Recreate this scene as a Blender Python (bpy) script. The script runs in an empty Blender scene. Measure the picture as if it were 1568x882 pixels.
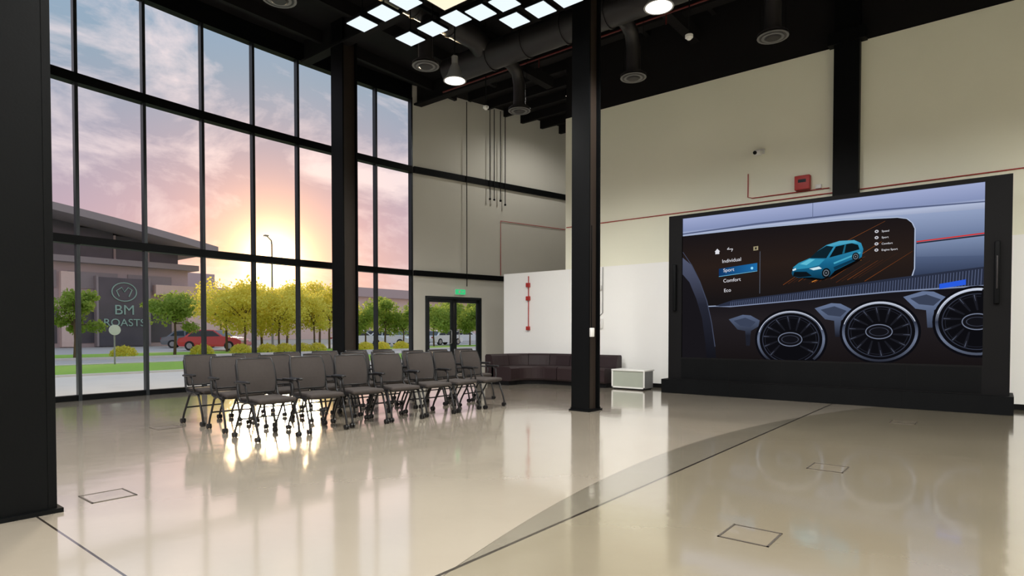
import bpy, bmesh, math, random
from math import sin, cos, pi, radians, sqrt
from mathutils import Vector, Matrix
random.seed(7)
scene = bpy.context.scene
try:
    scene.view_settings.view_transform = 'Standard'
    scene.view_settings.look = 'None'
except Exception as e:
    print(e)

# ------------------------------------------------------------------ materials
def new_mat(name):
    m = bpy.data.materials.new(name); m.use_nodes = True
    nt = m.node_tree
    for n in list(nt.nodes): nt.nodes.remove(n)
    return m, nt
def N(nt, typ, **kw):
    n = nt.nodes.new(typ)
    for k, v in kw.items(): setattr(n, k, v)
    return n
def pmat(name, col, rough=0.5, metal=0.0, var=0.06, scale=6.0, bump=0.0, bscale=60.0, coat=0.0, spec=0.5):
    m, nt = new_mat(name)
    out = N(nt, 'ShaderNodeOutputMaterial')
    b = N(nt, 'ShaderNodeBsdfPrincipled')
    b.inputs['Roughness'].default_value = rough
    b.inputs['Metallic'].default_value = metal
    b.inputs['Coat Weight'].default_value = coat
    b.inputs['Specular IOR Level'].default_value = spec
    tc = N(nt, 'ShaderNodeTexCoord')
    no = N(nt, 'ShaderNodeTexNoise'); no.inputs['Scale'].default_value = scale; no.inputs['Detail'].default_value = 4
    nt.links.new(tc.outputs['Object'], no.inputs['Vector'])
    mx = N(nt, 'ShaderNodeMix', data_type='RGBA')
    mx.inputs[6].default_value = (*[c*(1-var) for c in col], 1)
    mx.inputs[7].default_value = (*[min(1, c*(1+var)) for c in col], 1)
    nt.links.new(no.outputs['Fac'], mx.inputs[0])
    nt.links.new(mx.outputs[2], b.inputs['Base Color'])
    if bump > 0:
        n2 = N(nt, 'ShaderNodeTexNoise'); n2.inputs['Scale'].default_value = bscale
        nt.links.new(tc.outputs['Object'], n2.inputs['Vector'])
        bp = N(nt, 'ShaderNodeBump'); bp.inputs['Strength'].default_value = bump; bp.inputs['Distance'].default_value = 0.01
        nt.links.new(n2.outputs['Fac'], bp.inputs['Height'])
        nt.links.new(bp.outputs['Normal'], b.inputs['Normal'])
    nt.links.new(b.outputs[0], out.inputs[0])
    return m
def emat(name, col, strength=1.0):
    m, nt = new_mat(name)
    out = N(nt, 'ShaderNodeOutputMaterial'); e = N(nt, 'ShaderNodeEmission')
    e.inputs[0].default_value = (*col, 1); e.inputs[1].default_value = strength
    nt.links.new(e.outputs[0], out.inputs[0]); return m
def srgb(r, g, b):
    f = lambda c: (c/255/12.92) if c/255 <= .04045 else ((c/255+.055)/1.055)**2.4
    return (f(r), f(g), f(b))

M = {}
M['wall'] = pmat('wall_cream_paint', (0.84, 0.835, 0.68), 0.75, var=0.03, scale=1.2, bump=0.15, bscale=90)
M['wall_l'] = pmat('wall_grey_paint', (0.62, 0.605, 0.54), 0.8, var=0.03, scale=1.2, bump=0.15, bscale=90)
M['wall_w'] = pmat('wall_white_paint', (0.90, 0.90, 0.87), 0.6, var=0.02, scale=1.2)
M['black'] = pmat('black_steel_paint', (0.0028, 0.0033, 0.0038), 0.5, var=0.2, scale=3, bump=0.05, spec=0.10)
M['blackm'] = pmat('black_matte', (0.0035, 0.0035, 0.004), 0.6, var=0.2, scale=3, spec=0.15)
M['ceil'] = pmat('ceiling_black', (0.007, 0.006, 0.0065), 0.8, var=0.2, scale=2, spec=0.2)
M['duct'] = pmat('duct_black', (0.020, 0.018, 0.019), 0.42, metal=0.2, var=0.2, scale=4)
M['ring'] = pmat('diffuser_ring_grey', (0.14, 0.14, 0.14), 0.5, var=0.1)
M['mull'] = pmat('mullion_anodised', (0.035, 0.04, 0.045), 0.35, metal=0.6, var=0.1)
M['red'] = pmat('red_paint', (0.40, 0.02, 0.015), 0.45, var=0.1)
M['redd'] = pmat('red_pipe_dark', (0.10, 0.007, 0.005), 0.45, var=0.1)
M['white'] = pmat('white_plastic', (0.75, 0.75, 0.72), 0.4, var=0.03)
M['grey'] = pmat('grey_galvanised', (0.35, 0.35, 0.34), 0.4, metal=0.5, var=0.1)
M['tabf'] = pmat('table_front_laminate', (0.36, 0.39, 0.33), 0.35, var=0.05)
M['tabs'] = pmat('table_side_laminate', (0.14, 0.14, 0.14), 0.35, var=0.05)
M['chairfab'] = pmat('chair_fabric', (0.046, 0.037, 0.033), 0.8, var=0.15, scale=30, bump=0.4, bscale=300)
M['chairfr'] = pmat('chair_frame', (0.012, 0.012, 0.013), 0.35, metal=0.2, var=0.1)
M['sofa'] = pmat('sofa_leather', (0.022, 0.012, 0.013), 0.5, var=0.15, scale=8, bump=0.2, bscale=80, spec=0.3)
M['lamp'] = emat('lamp_panel_glow', (0.84, 0.94, 1.0), 1.05)
M['lampw'] = emat('lamp_panel_warm', (1.0, 0.84, 0.62), 1.15)
M['bay'] = emat('highbay_lens', (1.0, 0.93, 0.8), 4.0)
M['green'] = emat('exit_green', (0.05, 0.6, 0.22), 0.9)
M['conc'] = pmat('paving_stone', (0.84, 0.75, 0.64), 0.8, var=0.08, scale=2)
M['road'] = pmat('asphalt', (0.46, 0.43, 0.40), 0.85, var=0.1, scale=3)
M['kerb'] = pmat('kerb_concrete', (0.72, 0.68, 0.62), 0.8)
M['grass'] = pmat('lawn_grass', (0.28, 0.48, 0.05), 0.9, var=0.35, scale=8, bump=0.8, bscale=30)
M['sand'] = pmat('dry_ground', (0.42, 0.36, 0.28), 0.9, var=0.1)
M['bark'] = pmat('bark', (0.14, 0.09, 0.05), 0.9, var=0.3, scale=12, bump=0.6)
M['bld'] = pmat('building_cladding', (0.36, 0.31, 0.31), 0.7, var=0.06)
M['bldm'] = pmat('building_cladding_mid', (0.54, 0.43, 0.42), 0.7, var=0.06)
M['bld2'] = pmat('building_cladding_pale', (0.82, 0.63, 0.55), 0.7, var=0.06)
M['bldd'] = pmat('building_dark_glass', (0.11, 0.105, 0.12), 0.2, var=0.2, scale=1)
M['signl'] = pmat('sign_letters', (0.36, 0.55, 0.45), 0.5)
M['tyre'] = pmat('tyre_rubber', (0.02, 0.02, 0.02), 0.8)
M['carred'] = pmat('car_red', (0.6, 0.03, 0.03), 0.25, coat=0.8)
M['carwhite'] = pmat('car_white', (0.85, 0.85, 0.85), 0.25, coat=0.8)
M['cargrey'] = pmat('car_grey', (0.15, 0.16, 0.18), 0.25, coat=0.8)
M['carglass'] = pmat('car_glass', (0.02, 0.025, 0.03), 0.08)
M['fb'] = pmat('floor_box_lid', (0.29, 0.25, 0.18), 0.18, coat=1.0)
M['fbl'] = pmat('floor_box_lid_light', (0.40, 0.355, 0.285), 0.18, coat=1.0)
M['fbr'] = pmat('floor_box_rim', (0.10, 0.085, 0.07), 0.4, metal=0.3)

def glass_mat(name, tint=(0.97, 0.98, 0.98)):
    m, nt = new_mat(name)
    out = N(nt, 'ShaderNodeOutputMaterial')
    t = N(nt, 'ShaderNodeBsdfTransparent'); t.inputs[0].default_value = (*tint, 1)
    nt.links.new(t.outputs[0], out.inputs[0])
    return m
M['glass'] = glass_mat('window_glass')

def leaf_mat(name, c1, c2):
    m, nt = new_mat(name)
    out = N(nt, 'ShaderNodeOutputMaterial')
    tc = N(nt, 'ShaderNodeTexCoord'); no = N(nt, 'ShaderNodeTexNoise'); no.inputs['Scale'].default_value = 2.5
    nt.links.new(tc.outputs['Object'], no.inputs['Vector'])
    mx = N(nt, 'ShaderNodeMix', data_type='RGBA'); mx.inputs[6].default_value = (*c1, 1); mx.inputs[7].default_value = (*c2, 1)
    nt.links.new(no.outputs['Fac'], mx.inputs[0])
    d = N(nt, 'ShaderNodeBsdfDiffuse'); t = N(nt, 'ShaderNodeBsdfTranslucent'); ms = N(nt, 'ShaderNodeMixShader'); ms.inputs[0].default_value = 0.65
    nt.links.new(mx.outputs[2], d.inputs[0]); nt.links.new(mx.outputs[2], t.inputs[0])
    nt.links.new(d.outputs[0], ms.inputs[1]); nt.links.new(t.outputs[0], ms.inputs[2]); nt.links.new(ms.outputs[0], out.inputs[0])
    return m
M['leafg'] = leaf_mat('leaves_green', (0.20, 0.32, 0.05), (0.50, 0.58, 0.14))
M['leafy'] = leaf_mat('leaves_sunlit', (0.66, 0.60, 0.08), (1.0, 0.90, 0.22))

# floor: polished epoxy with curved tone change and joints
def floor_mat():
    m, nt = new_mat('floor_polished')
    L = nt.links.new
    out = N(nt, 'ShaderNodeOutputMaterial'); b = N(nt, 'ShaderNodeBsdfPrincipled')
    tc = N(nt, 'ShaderNodeTexCoord'); sp = N(nt, 'ShaderNodeSeparateXYZ'); L(tc.outputs['Object'], sp.inputs[0])
    def mth(op, a, bb=None, c=None):
        n = N(nt, 'ShaderNodeMath', operation=op)
        for i, v in enumerate((a, bb, c)):
            if v is None: continue
            if isinstance(v, (int, float)): n.inputs[i].default_value = v
            else: L(v, n.inputs[i])
        return n.outputs[0]
    X, Y = sp.outputs[0], sp.outputs[1]
    dx = mth('SUBTRACT', X, 12.60); dy = mth('SUBTRACT', Y, 5.9)
    dist = mth('SQRT', mth('ADD', mth('MULTIPLY', dx, dx), mth('MULTIPLY', dy, dy)))
    RR = 15.26
    inarc = mth('LESS_THAN', dist, RR)
    inr = mth('GREATER_THAN', X, -2.22)
    def line(coord, pos, w=0.006):
        return mth('LESS_THAN', mth('ABSOLUTE', mth('SUBTRACT', coord, pos)), w)
    ls = line(X, -2.22, 0.012)
    for n in (line(Y, 1.15, .007), line(Y, 8.4, .003), line(X, 4.6, .006)):
        ls = mth('MAXIMUM', ls, n)
    larc = line(dist, RR, 0.004)
    no = N(nt, 'ShaderNodeTexNoise'); no.inputs['Scale'].default_value = 1.1; no.inputs['Detail'].default_value = 6
    L(tc.outputs['Object'], no.inputs['Vector'])
    def mix(f, a, c):
        n = N(nt, 'ShaderNodeMix', data_type='RGBA')
        if isinstance(f, float): n.inputs[0].default_value = f
        else: L(f, n.inputs[0])
        for i, v in ((6, a), (7, c)):
            if isinstance(v, tuple): n.inputs[i].default_value = (*v, 1)
            else: L(v, n.inputs[i])
        return n.outputs[2]
    light = mix(no.outputs['Fac'], (0.43, 0.375, 0.295), (0.50, 0.44, 0.35))
    band = mix(no.outputs['Fac'], (0.235, 0.21, 0.16), (0.285, 0.255, 0.195))
    right = mix(no.outputs['Fac'], (0.285, 0.247, 0.173), (0.345, 0.30, 0.213))
    c = mix(inarc, light, mix(inr, band, right))
    c = mix(larc, c, (0.2, 0.17, 0.13))
    c = mix(ls, c, (0.04, 0.032, 0.025))
    L(c, b.inputs['Base Color'])
    r = N(nt, 'ShaderNodeMapRange'); r.inputs[3].default_value = 0.11; r.inputs[4].default_value = 0.20
    L(no.outputs['Fac'], r.inputs[0]); L(r.outputs[0], b.inputs['Roughness'])
    b.inputs['IOR'].default_value = 1.65
    b.inputs['Specular IOR Level'].default_value = 0.7
    b.inputs['Coat Weight'].default_value = 1.0; b.inputs['Coat Roughness'].default_value = 0.08; b.inputs['Coat IOR'].default_value = 1.85
    n4 = N(nt, 'ShaderNodeTexNoise'); n4.inputs['Scale'].default_value = 3.0; n4.inputs['Detail'].default_value = 3; L(tc.outputs['Object'], n4.inputs['Vector'])
    bp = N(nt, 'ShaderNodeBump'); bp.inputs['Strength'].default_value = 0.10; bp.inputs['Distance'].default_value = 0.012
    L(n4.outputs['Fac'], bp.inputs['Height']); L(bp.outputs[0], b.inputs['Normal']); L(bp.outputs[0], b.inputs['Coat Normal'])
    L(b.outputs[0], out.inputs[0])
    return m
M['floor'] = floor_mat()

# ------------------------------------------------------------------ mesh builder
class MB:
    def __init__(s): s.v = []; s.f = []; s.mi = []; s.sm = []; s.mats = []
    def m(s, k):
        if k not in s.mats: s.mats.append(k)
        return s.mats.index(k)
    def add(s, vs, fs, k, smooth=False):
        o = len(s.v); s.v += [tuple(v) for v in vs]; i = s.m(k)
        for f in fs: s.f.append([o+a for a in f]); s.mi.append(i); s.sm.append(smooth)
    def box(s, x0, x1, y0, y1, z0, z1, k):
        vs = [(x0,y0,z0),(x1,y0,z0),(x1,y1,z0),(x0,y1,z0),(x0,y0,z1),(x1,y0,z1),(x1,y1,z1),(x0,y1,z1)]
        s.add(vs, [(0,3,2,1),(4,5,6,7),(0,1,5,4),(1,2,6,5),(2,3,7,6),(3,0,4,7)], k)
    def seg(s, a, b, t0, t1, z0, z1, k):
        a = Vector(a); b = Vector(b); d = (b-a).normalized(); n = Vector((-d.y, d.x))
        p = [a+n*t0, b+n*t0, b+n*t1, a+n*t1]
        vs = [(q.x,q.y,z0) for q in p]+[(q.x,q.y,z1) for q in p]
        s.add(vs, [(0,3,2,1),(4,5,6,7),(0,1,5,4),(1,2,6,5),(2,3,7,6),(3,0,4,7)], k)
    def rbox(s, c, size, bev, k, rot=None, segs=3):
        bm = bmesh.new(); bmesh.ops.create_cube(bm, size=1)
        for v in bm.verts: v.co = Vector((v.co.x*size[0], v.co.y*size[1], v.co.z*size[2]))
        bmesh.ops.bevel(bm, geom=bm.edges[:], offset=bev, segments=segs, affect='EDGES', profile=0.5)
        R = rot if rot else Matrix.Identity(3)
        vs = [R @ v.co + Vector(c) for v in bm.verts]; bm.verts.index_update()
        fs = [[v.index for v in f.verts] for f in bm.faces]; bm.free()
        s.add(vs, fs, k, True)
    def tube(s, pts, r, k, n=8, cap=True, smooth=True):
        pts = [Vector(p) for p in pts]; rs = r if isinstance(r, (list, tuple)) else [r]*len(pts)
        vs = []; fs = []; up = None
        for i, p in enumerate(pts):
            t = (pts[min(i+1, len(pts)-1)]-pts[max(i-1, 0)]).normalized()
            if up is None:
                up = Vector((0,0,1)) if abs(t.z) < .9 else Vector((1,0,0))
            u = (up - t*up.dot(t)).normalized(); w = t.cross(u); up = u
            for j in range(n):
                a = 2*pi*j/n; vs.append(p+u*cos(a)*rs[i]+w*sin(a)*rs[i])
        for i in range(len(pts)-1):
            for j in range(n):
                fs.append((i*n+j, i*n+(j+1)%n, (i+1)*n+(j+1)%n, (i+1)*n+j))
        s.add(vs, fs, k, smooth)
        if cap:
            e = (len(pts)-1)*n
            s.add(vs, [list(range(n))[::-1], [e+j for j in range(n)]], k)
    def cyl(s, p0, p1, r, k, n=20): s.tube([p0, p1], r, k, n)
    def poly(s, pts, k): s.add(pts, [list(range(len(pts)))], k)
    def ball(s, c, r, k, sx=1, sy=1, sz=1, seg=14, ring=8):
        vs = [Vector((c[0], c[1], c[2]+r*sz))]; fs = []
        for i in range(1, ring):
            for j in range(seg):
                a = pi*i/ring; b = 2*pi*j/seg
                vs.append(Vector((c[0]+r*sx*sin(a)*cos(b), c[1]+r*sy*sin(a)*sin(b), c[2]+r*sz*cos(a))))
        vs.append(Vector((c[0], c[1], c[2]-r*sz)))
        for j in range(seg):
            fs.append((0, 1+j, 1+(j+1) % seg)); L = len(vs)-1; o = 1+(ring-2)*seg
            fs.append((L, o+(j+1) % seg, o+j))
        for i in range(ring-2):
            for j in range(seg):
                a = 1+i*seg
                fs.append((a+j, a+seg+j, a+seg+(j+1) % seg, a+(j+1) % seg))
        s.add(vs, fs, k, True)
    def mesh(s, name):
        me = bpy.data.meshes.new(name); me.from_pydata(s.v, [], s.f)
        for k in s.mats: me.materials.append(M[k])
        me.polygons.foreach_set('material_index', s.mi); me.polygons.foreach_set('use_smooth', s.sm)
        me.update(); return me
    def build(s, name, loc=(0,0,0), rot=0.0, parent=None):
        o = bpy.data.objects.new(name, s.mesh(name)); o.location = loc; o.rotation_euler = (0, 0, rot)
        scene.collection.objects.link(o)
        if parent: o.parent = parent
        return o
def inst(me, name, loc, rot=0, sc=1):
    o = bpy.data.objects.new(name, me); o.location = loc; o.rotation_euler = (0,0,rot); o.scale = (sc,)*3 if not isinstance(sc, tuple) else sc
    scene.collection.objects.link(o); return o
def empty(name, loc=(0,0,0)):
    o = bpy.data.objects.new(name, None); o.location = loc; scene.collection.objects.link(o); return o

CZ = 8.15    # ceiling height
YB = 12.63   # back wall plane
WT = 6.54    # top of cream back wall
# ------------------------------------------------------------------ facade line
def fx(Y):
    d = Y-6.8
    return -13.12 + (0.017 if d < 0 else 0.0115)*d*d
MY = [-5.9, -4.7, -3.5, -2.3, -1.15, 0.05, 1.25, 2.43, 3.61, 4.76, 5.9, 7.02, 8.12, 9.2, 10.35, 11.5]
FP = [(fx(y) if y > 0 else fx(0)+0.12*(-y)*0.9, y) for y in MY]
WA = Vector(FP[-1]); WB = Vector((-11.22, 18.4))
WD = (WB-WA).normalized()

b = MB(); b.poly([(x, y, 0) for x, y in ([(8, -6), (8, 18.6), (WB.x-.1, 18.6)] + [(p[0]-.12, p[1]) for p in FP[::-1]])], 'floor')
fl = b.build('floor')
b = MB(); b.box(-13.6, 8.2, -6.3, 18.8, CZ, CZ+.2, 'ceil'); b.build('ceiling')

# facade window
b = MB()
for i in range(len(FP)-1):
    a, c = FP[i], FP[i+1]
    b.seg(a, c, 0.0, 0.14, 0.0, 0.10, 'black')
    b.seg(a, c, -0.06, 0.14, 2.83, 2.98, 'black')
    b.seg(a, c, -0.06, 0.14, 5.71, 5.88, 'black')
    b.seg(a, c, -0.04, 0.16, 7.72, CZ, 'black')
    b.seg(a, c, 0.05, 0.06, 0.1, 7.72, 'glass')
for x, y in FP:
    b.box(x-.10, x+.03, y-.028, y+.028, 0.0, 7.8, 'mull')
b.build('window_1')

def wl(s, off=0.0):
    n = Vector((WD.y, -WD.x))
    p = WA+WD*s+n*off; return (p.x, p.y)
Ltot = (WB-WA).length
d0, d1, dh = 0.43, 2.38, 2.28
b = MB()
b.seg(wl(0.04), wl(d0), 0, .2, 0, CZ, 'wall_l'); b.seg(wl(d1), wl(Ltot), 0, .2, 0, CZ, 'wall_l')
b.seg(wl(d0), wl(d1), 0, .2, dh, CZ, 'wall_l')
b.build('wall_left')
b = MB()
b.seg(wl(0.05), wl(Ltot-.1), -.09, 0.0, 5.71, 5.88, 'black')
b.seg(wl(0.05), wl(Ltot-.1), -.09, 0.0, 2.83, 2.98, 'black')
b.build('trim_1')
# door
b = MB()
for s0, s1 in ((d0, d0+.06), (d1-.06, d1)): b.seg(wl(s0), wl(s1), -.02, .12, 0, dh, 'mull')
b.seg(wl(d0), wl(d1), -.02, .12, dh-.07, dh, 'mull')
mid = (d0+d1)/2
for s0, s1 in ((d0+.06, mid-.01), (mid+.01, d1-.06)):
    b.seg(wl(s0), wl(s0+.09), 0.02, .08, 0.01, dh-.07, 'mull'); b.seg(wl(s1-.09), wl(s1), .02, .08, 0.01, dh-.07, 'mull')
    b.seg(wl(s0), wl(s1), .02, .08, 0.01, .2, 'mull'); b.seg(wl(s0), wl(s1), .02, .08, dh-.17, dh-.07, 'mull')
    b.seg(wl(s0), wl(s1), .045, .055, .2, dh-.17, 'glass')
for s0 in (mid-.13, mid+.13):
    p = wl(s0, .07); q = wl(s0, 0.0)
    b.tube([(q[0], q[1], .9), (p[0], p[1], .92), (p[0], p[1], 1.28), (q[0], q[1], 1.3)], .014, 'grey')
b.build('door_1')
b = MB(); b.seg(wl(1.42), wl(1.74), -.10, -.05, 2.36, 2.50, 'green'); b.seg(wl(1.40), wl(1.76), -.05, 0, 2.34, 2.52, 'white')
b.seg(wl(1.50), wl(1.56), -.102, -.10, 2.39, 2.47, 'white'); b.seg(wl(1.6), wl(1.68), -.102, -.10, 2.42, 2.44, 'white')
b.build('exit_sign')

# back wall
b = MB()
b.box(-8.44, 8, YB, YB+.25, 2.8, WT, 'wall')
b.box(-8.44, 8, YB-.02, YB+.25, 0, 2.8, 'wall_w')
b.box(-10.42, -8.44, YB-.02, YB+.25, 0, 2.8, 'wall_w')
b.box(-8.44, 8, YB+.02, YB+.25, WT, CZ, 'ceil')
b.build('wall_back')
b = MB(); b.box(-8.44, -8.2, YB+.25, 18.6, 0, CZ, 'wall_l'); b.build('wall_return')
b = MB(); b.box(-12.0, -8.2, 18.4, 18.65, 0, CZ, 'wall_l'); b.build('wall_alcove')
b = MB(); b.box(8.0, 8.25, -6.2, 12.9, 0, CZ, 'wall'); b.build('wall_right')
b = MB(); b.box(-10.42, 8, YB-.035, YB-.02, 0, .09, 'blackm'); b.build('baseboard_back')
b = MB()
b.box(-12.6, 8.2, -6.25, -6.0, 7.4, CZ, 'black')
b.box(-12.6, 8.2, -6.25, -6.0, 0, .12, 'black')
for z in (2.83, 5.71): b.box(-12.6, 8.2, -6.2, -6.02, z, z+.16, 'black')
for i in range(18): b.box(-12.6+i*1.22, -12.54+i*1.22, -6.2, -6.02, .12, 7.4, 'mull')
b.box(-12.6, 8.2, -6.12, -6.11, .12, 7.4, 'glass')
b.build('rear_fill_window')  # unseen rear wall, made glazed to let in fill light

# columns
def hcol(name, x0, x1, y0, y1, z1=CZ):
    b = MB(); t = .035; w = .022
    b.box(x0, x1, y0, y0+t, 0.02, z1, 'black'); b.box(x0, x1, y1-t, y1, 0.02, z1, 'black')
    xm = (x0+x1)/2; b.box(xm-w/2, xm+w/2, y0+t, y1-t, 0.02, z1, 'black')
    xi = x1-.09; b.box(xi, xi+.03, y0+t, y1-t, .02, z1, 'recess_lit')  # added strip, its brown stands for warm light in the recess
    b.box(x0-.03, x1+.03, y0-.03, y1+.03, 0, .025, 'black')
    for px in (x0+.0, x1-.0):
        for py in (y0, y1): b.cyl((px, py, .02), (px, py, .05), .014, 'black', 6)
    return b.build(name)
M['recess_lit'] = pmat('column_recess_warm_lit', (0.020, 0.013, 0.009), 0.5, var=0.2, scale=3)  # warm lamp light painted in as brown
hcol('steel_column', -5.27, -4.95, 8.06, 8.40)
hcol('steel_column', -11.72, -11.30, 8.1, 8.5)
b = MB(); b.box(-5.6, -5.07, .90, 1.27, .02, CZ, 'black'); b.box(-5.63, -5.04, .87, 1.30, 0, .03, 'black')
b.box(-5.55, -5.065, .93, .95, .02, CZ, 'black'); b.box(-5.55, -5.066, 1.22, 1.24, .02, CZ, 'black')
b.build('steel_column')
b = MB(); b.box(-2.42, -2.0, YB-.16, YB-.001, 0.0, CZ, 'black'); b.box(-2.52, -1.9, YB-.2, YB-.001, WT-.02, WT+.2, 'black'); b.build('steel_column')
b = MB(); b.rbox((-4.93, 8.12, 1.24), (.05, .08, .14), .01, 'white'); b.tube([(-4.94, 8.12, 1.3), (-4.94, 8.12, 2.9)], .008, 'black'); b.build('call_point')

# ------------------------------------------------------------------ ceiling structure
b = MB()
for y in (1.1, 4.6, 8.2, 11.7):
    b.box(-12.9, 8, y-.12, y+.12, CZ-.55, CZ-.50, 'ceil'); b.box(-12.9, 8, y-.02, y+.02, CZ-.5, CZ, 'ceil')
for i in range(14):
    x = -12.2+i*1.5; b.box(x-.05, x+.05, -6, 12.6, CZ-.28, CZ, 'ceil')
for i in range(7): b.box(-12, -8.5, 12.9+i*.8, 13.0+i*.8, CZ-.25, CZ, 'ceil')
for x in (-8.9, -5.1, -1.2, 3): b.box(x-.1, x+.1, -6, 12.6, CZ-.75, CZ-.5, 'ceil')
b.build('ceiling_beams')
def duct(b, pts, r, ribs=True):
    b.tube(pts, r, 'duct', 20)
    if ribs:
        for i in range(len(pts)-1):
            a = Vector(pts[i]); c = Vector(pts[i+1]); L = (c-a).length; n = int(L/.9); d = (c-a).normalized()
            for k in range(n):
                p = a+d*(.3+k*.9); b.cyl(p, p+d*.04, r+.02, 'duct', 20)
b = MB()
duct(b, [(-9.3, 9.4, 6.85), (7.5, 9.4, 6.85)], .27)
duct(b, [(-8.2, -5.5, 7.1), (-8.2, 9.0, 7.1), (-8.2, 9.2, 7.0), (-8.2, 9.4, 6.85)], .22)
duct(b, [(-2.9, -5.5, 7.15), (-2.9, 8.9, 7.15)], .22)
b.build('air_duct')
def diffuser(x, y, fy, z=5.95):
    b = MB()
    b.tube([(x, fy, 6.85), (x, fy+(y-fy)*.6, 6.86), (x, fy+(y-fy)*.9, 6.75), (x, y, 6.5), (x, y, z+.08)], .13, 'duct', 16)
    for k, (r, dz) in enumerate(((.14, .1), (.20, .06), (.235, .03))):
        b.cyl((x, y, z+dz), (x, y, z+dz+.02), r, 'duct', 24)
    b.tube([(x, y, z), (x, y, z+.05)], [.235, .20], 'duct', 24)
    b.tube([(x, y, z-.004), (x, y, z+.004)], .238, 'ring', 24)
    b.tube([(x, y, z-.006), (x, y, z-.002)], .205, 'duct', 24)
    b.tube([(x, y, z-.012), (x, y, z-.004)], .17, 'ring', 24)
    b.tube([(x, y, z-.03), (x, y, z+.0)], [.10, .15], 'duct', 24)
    for dx in (-.2, .2): b.tube([(x+dx, y, z+.03), (x+dx, y, CZ-.05)], .004, 'blackm', 5)
    b.build('ceiling_diffuser')
for x, y, fy in ((-8.0, 10.2, 9.4), (-5.32, 10.2, 9.4), (-2.86, 10.2, 9.4), (-.3, 10.2, 9.4), (-7.95, 7.45, 8.0), (-7.98, 4.67, 5.3), (-2.86, 4.67, 5.4), (2.3, 10.2, 9.4)):
    diffuser(x, y, fy)
def highbay(x, y, z=5.60, e=670):
    b = MB()
    b.tube([(x, y, z+.12), (x, y, CZ-.05)], .012, 'blackm', 6)
    b.tube([(x, y, z+.30), (x, y, z+.22), (x, y, z+.1), (x, y, z)], [.05, .09, .13, .20], 'grey', 24)
    b.cyl((x, y, z+.28), (x, y, z+.42), .055, 'grey', 16)
    b.tube([(x, y, z-.012), (x, y, z+.004)], [.15, .185], 'bay', 24)
    o = b.build('high_bay_lamp')
    l = bpy.data.lights.new('high_bay_light', 'SPOT'); l.energy = e; l.color = (1, .975, .93); l.spot_size = radians(168); l.spot_blend = .5; l.shadow_soft_size = .22
    lo = bpy.data.objects.new('bulb', l); lo.location = (x, y, z-.05); scene.collection.objects.link(lo); lo.parent = o
for x in (-7.4, -3.6, .4, 4.5):
    for y in (-2.5, 2.6, 7.62): highbay(x, y)
# ceiling-mounted fill lamp, added to brighten the door alcove walls
b = MB(); b.cyl((-9.6, 14.6, CZ-.18), (-9.6, 14.6, CZ-.0), .16, 'black', 24); b.cyl((-9.6, 14.6, CZ-.19), (-9.6, 14.6, CZ-.18), .13, 'bay', 24)
o = b.build('alcove_fill_lamp')
l = bpy.data.lights.new('alcove_fill_light', 'SPOT'); l.energy = 380; l.color = (1, .96, .9); l.spot_size = radians(165); l.spot_blend = .6; l.shadow_soft_size = .13
lo = bpy.data.objects.new('bulb', l); lo.location = (-9.6, 14.6, CZ-.22); scene.collection.objects.link(lo); lo.parent = o
# LED panel cluster
root = empty('led_panel_cluster', (-6.4, 6.4, 0))
ZP = 1.25+4.71
small = [(-7.66,5.86),(-7.15,5.86),(-6.66,5.86),(-7.44,6.64),(-6.93,6.64),(-6.42,6.64),(-6.02,6.75),(-5.58,6.77),(-5.77,7.24),(-5.28,7.24),(-4.82,7.24),
         (-6.9,5.2),(-4.6,6.3),(-6.3,4.7),(-5.7,4.5),(-5.1,4.5),(-4.5,5.2)]
b = MB(); k = -6.4; q = 6.4
for x, y in small:
    b.box(x-k-.18, x-k+.18, y-q-.18, y-q+.18, ZP+.012, ZP+.05, 'black'); b.box(x-k-.165, x-k+.165, y-q-.165, y-q+.165, ZP, ZP+.012, 'lamp')
    b.tube([(x-k, y-q, ZP+.05), (x-k, y-q, ZP+.5)], .01, 'black', 6)
b.box(-6.42-k, -5.35-k, 5.25-q, 6.40-q, ZP+.012, ZP+.08, 'black'); b.box(-6.38-k, -5.39-k, 5.29-q, 6.36-q, ZP-.0, ZP+.012, 'lampw')
for y in (5.3, 5.86, 6.64, 7.24): b.box(-7.9-k, -4.5-k, y-q-.025, y-q+.025, ZP+.5, ZP+.56, 'black')
for x in (-7.4, -6.2, -5.0): b.box(x-k-.025, x-k+.025, 4.5-q, 7.5-q, ZP+.56, ZP+.62, 'black'); b.tube([(x-k, 0, ZP+.6), (x-k, 0, CZ-.78)], .012, 'black', 6)
b.build('panels', parent=root)
def sensor(x, y, z):
    b = MB(); b.tube([(x, y, CZ-.3), (x, y, z)], .01, 'blackm', 6); b.cyl((x, y, z-.02), (x, y, z+.02), .06, 'white'); b.ball((x, y, z-.03), .04, 'white', sz=.7); b.build('smoke_detector')
sensor(-8.6, 9.8, 6.05); sensor(-3.75, 9.0, 5.78)
b = MB(); b.tube([(-11, 10.9, 7.3), (7.5, 10.9, 7.3)], .02, 'redd', 8); b.tube([(-3.4, 6.5, 7.5), (-3.4, 12.3, 7.5)], .018, 'redd', 8)
for i in range(10): b.tube([(-8+i*1.5, 10.9, 7.3), (-8+i*1.5, 10.9, 7.1)], .012, 'redd', 6)
b.build('sprinkler_pipe')

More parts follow.
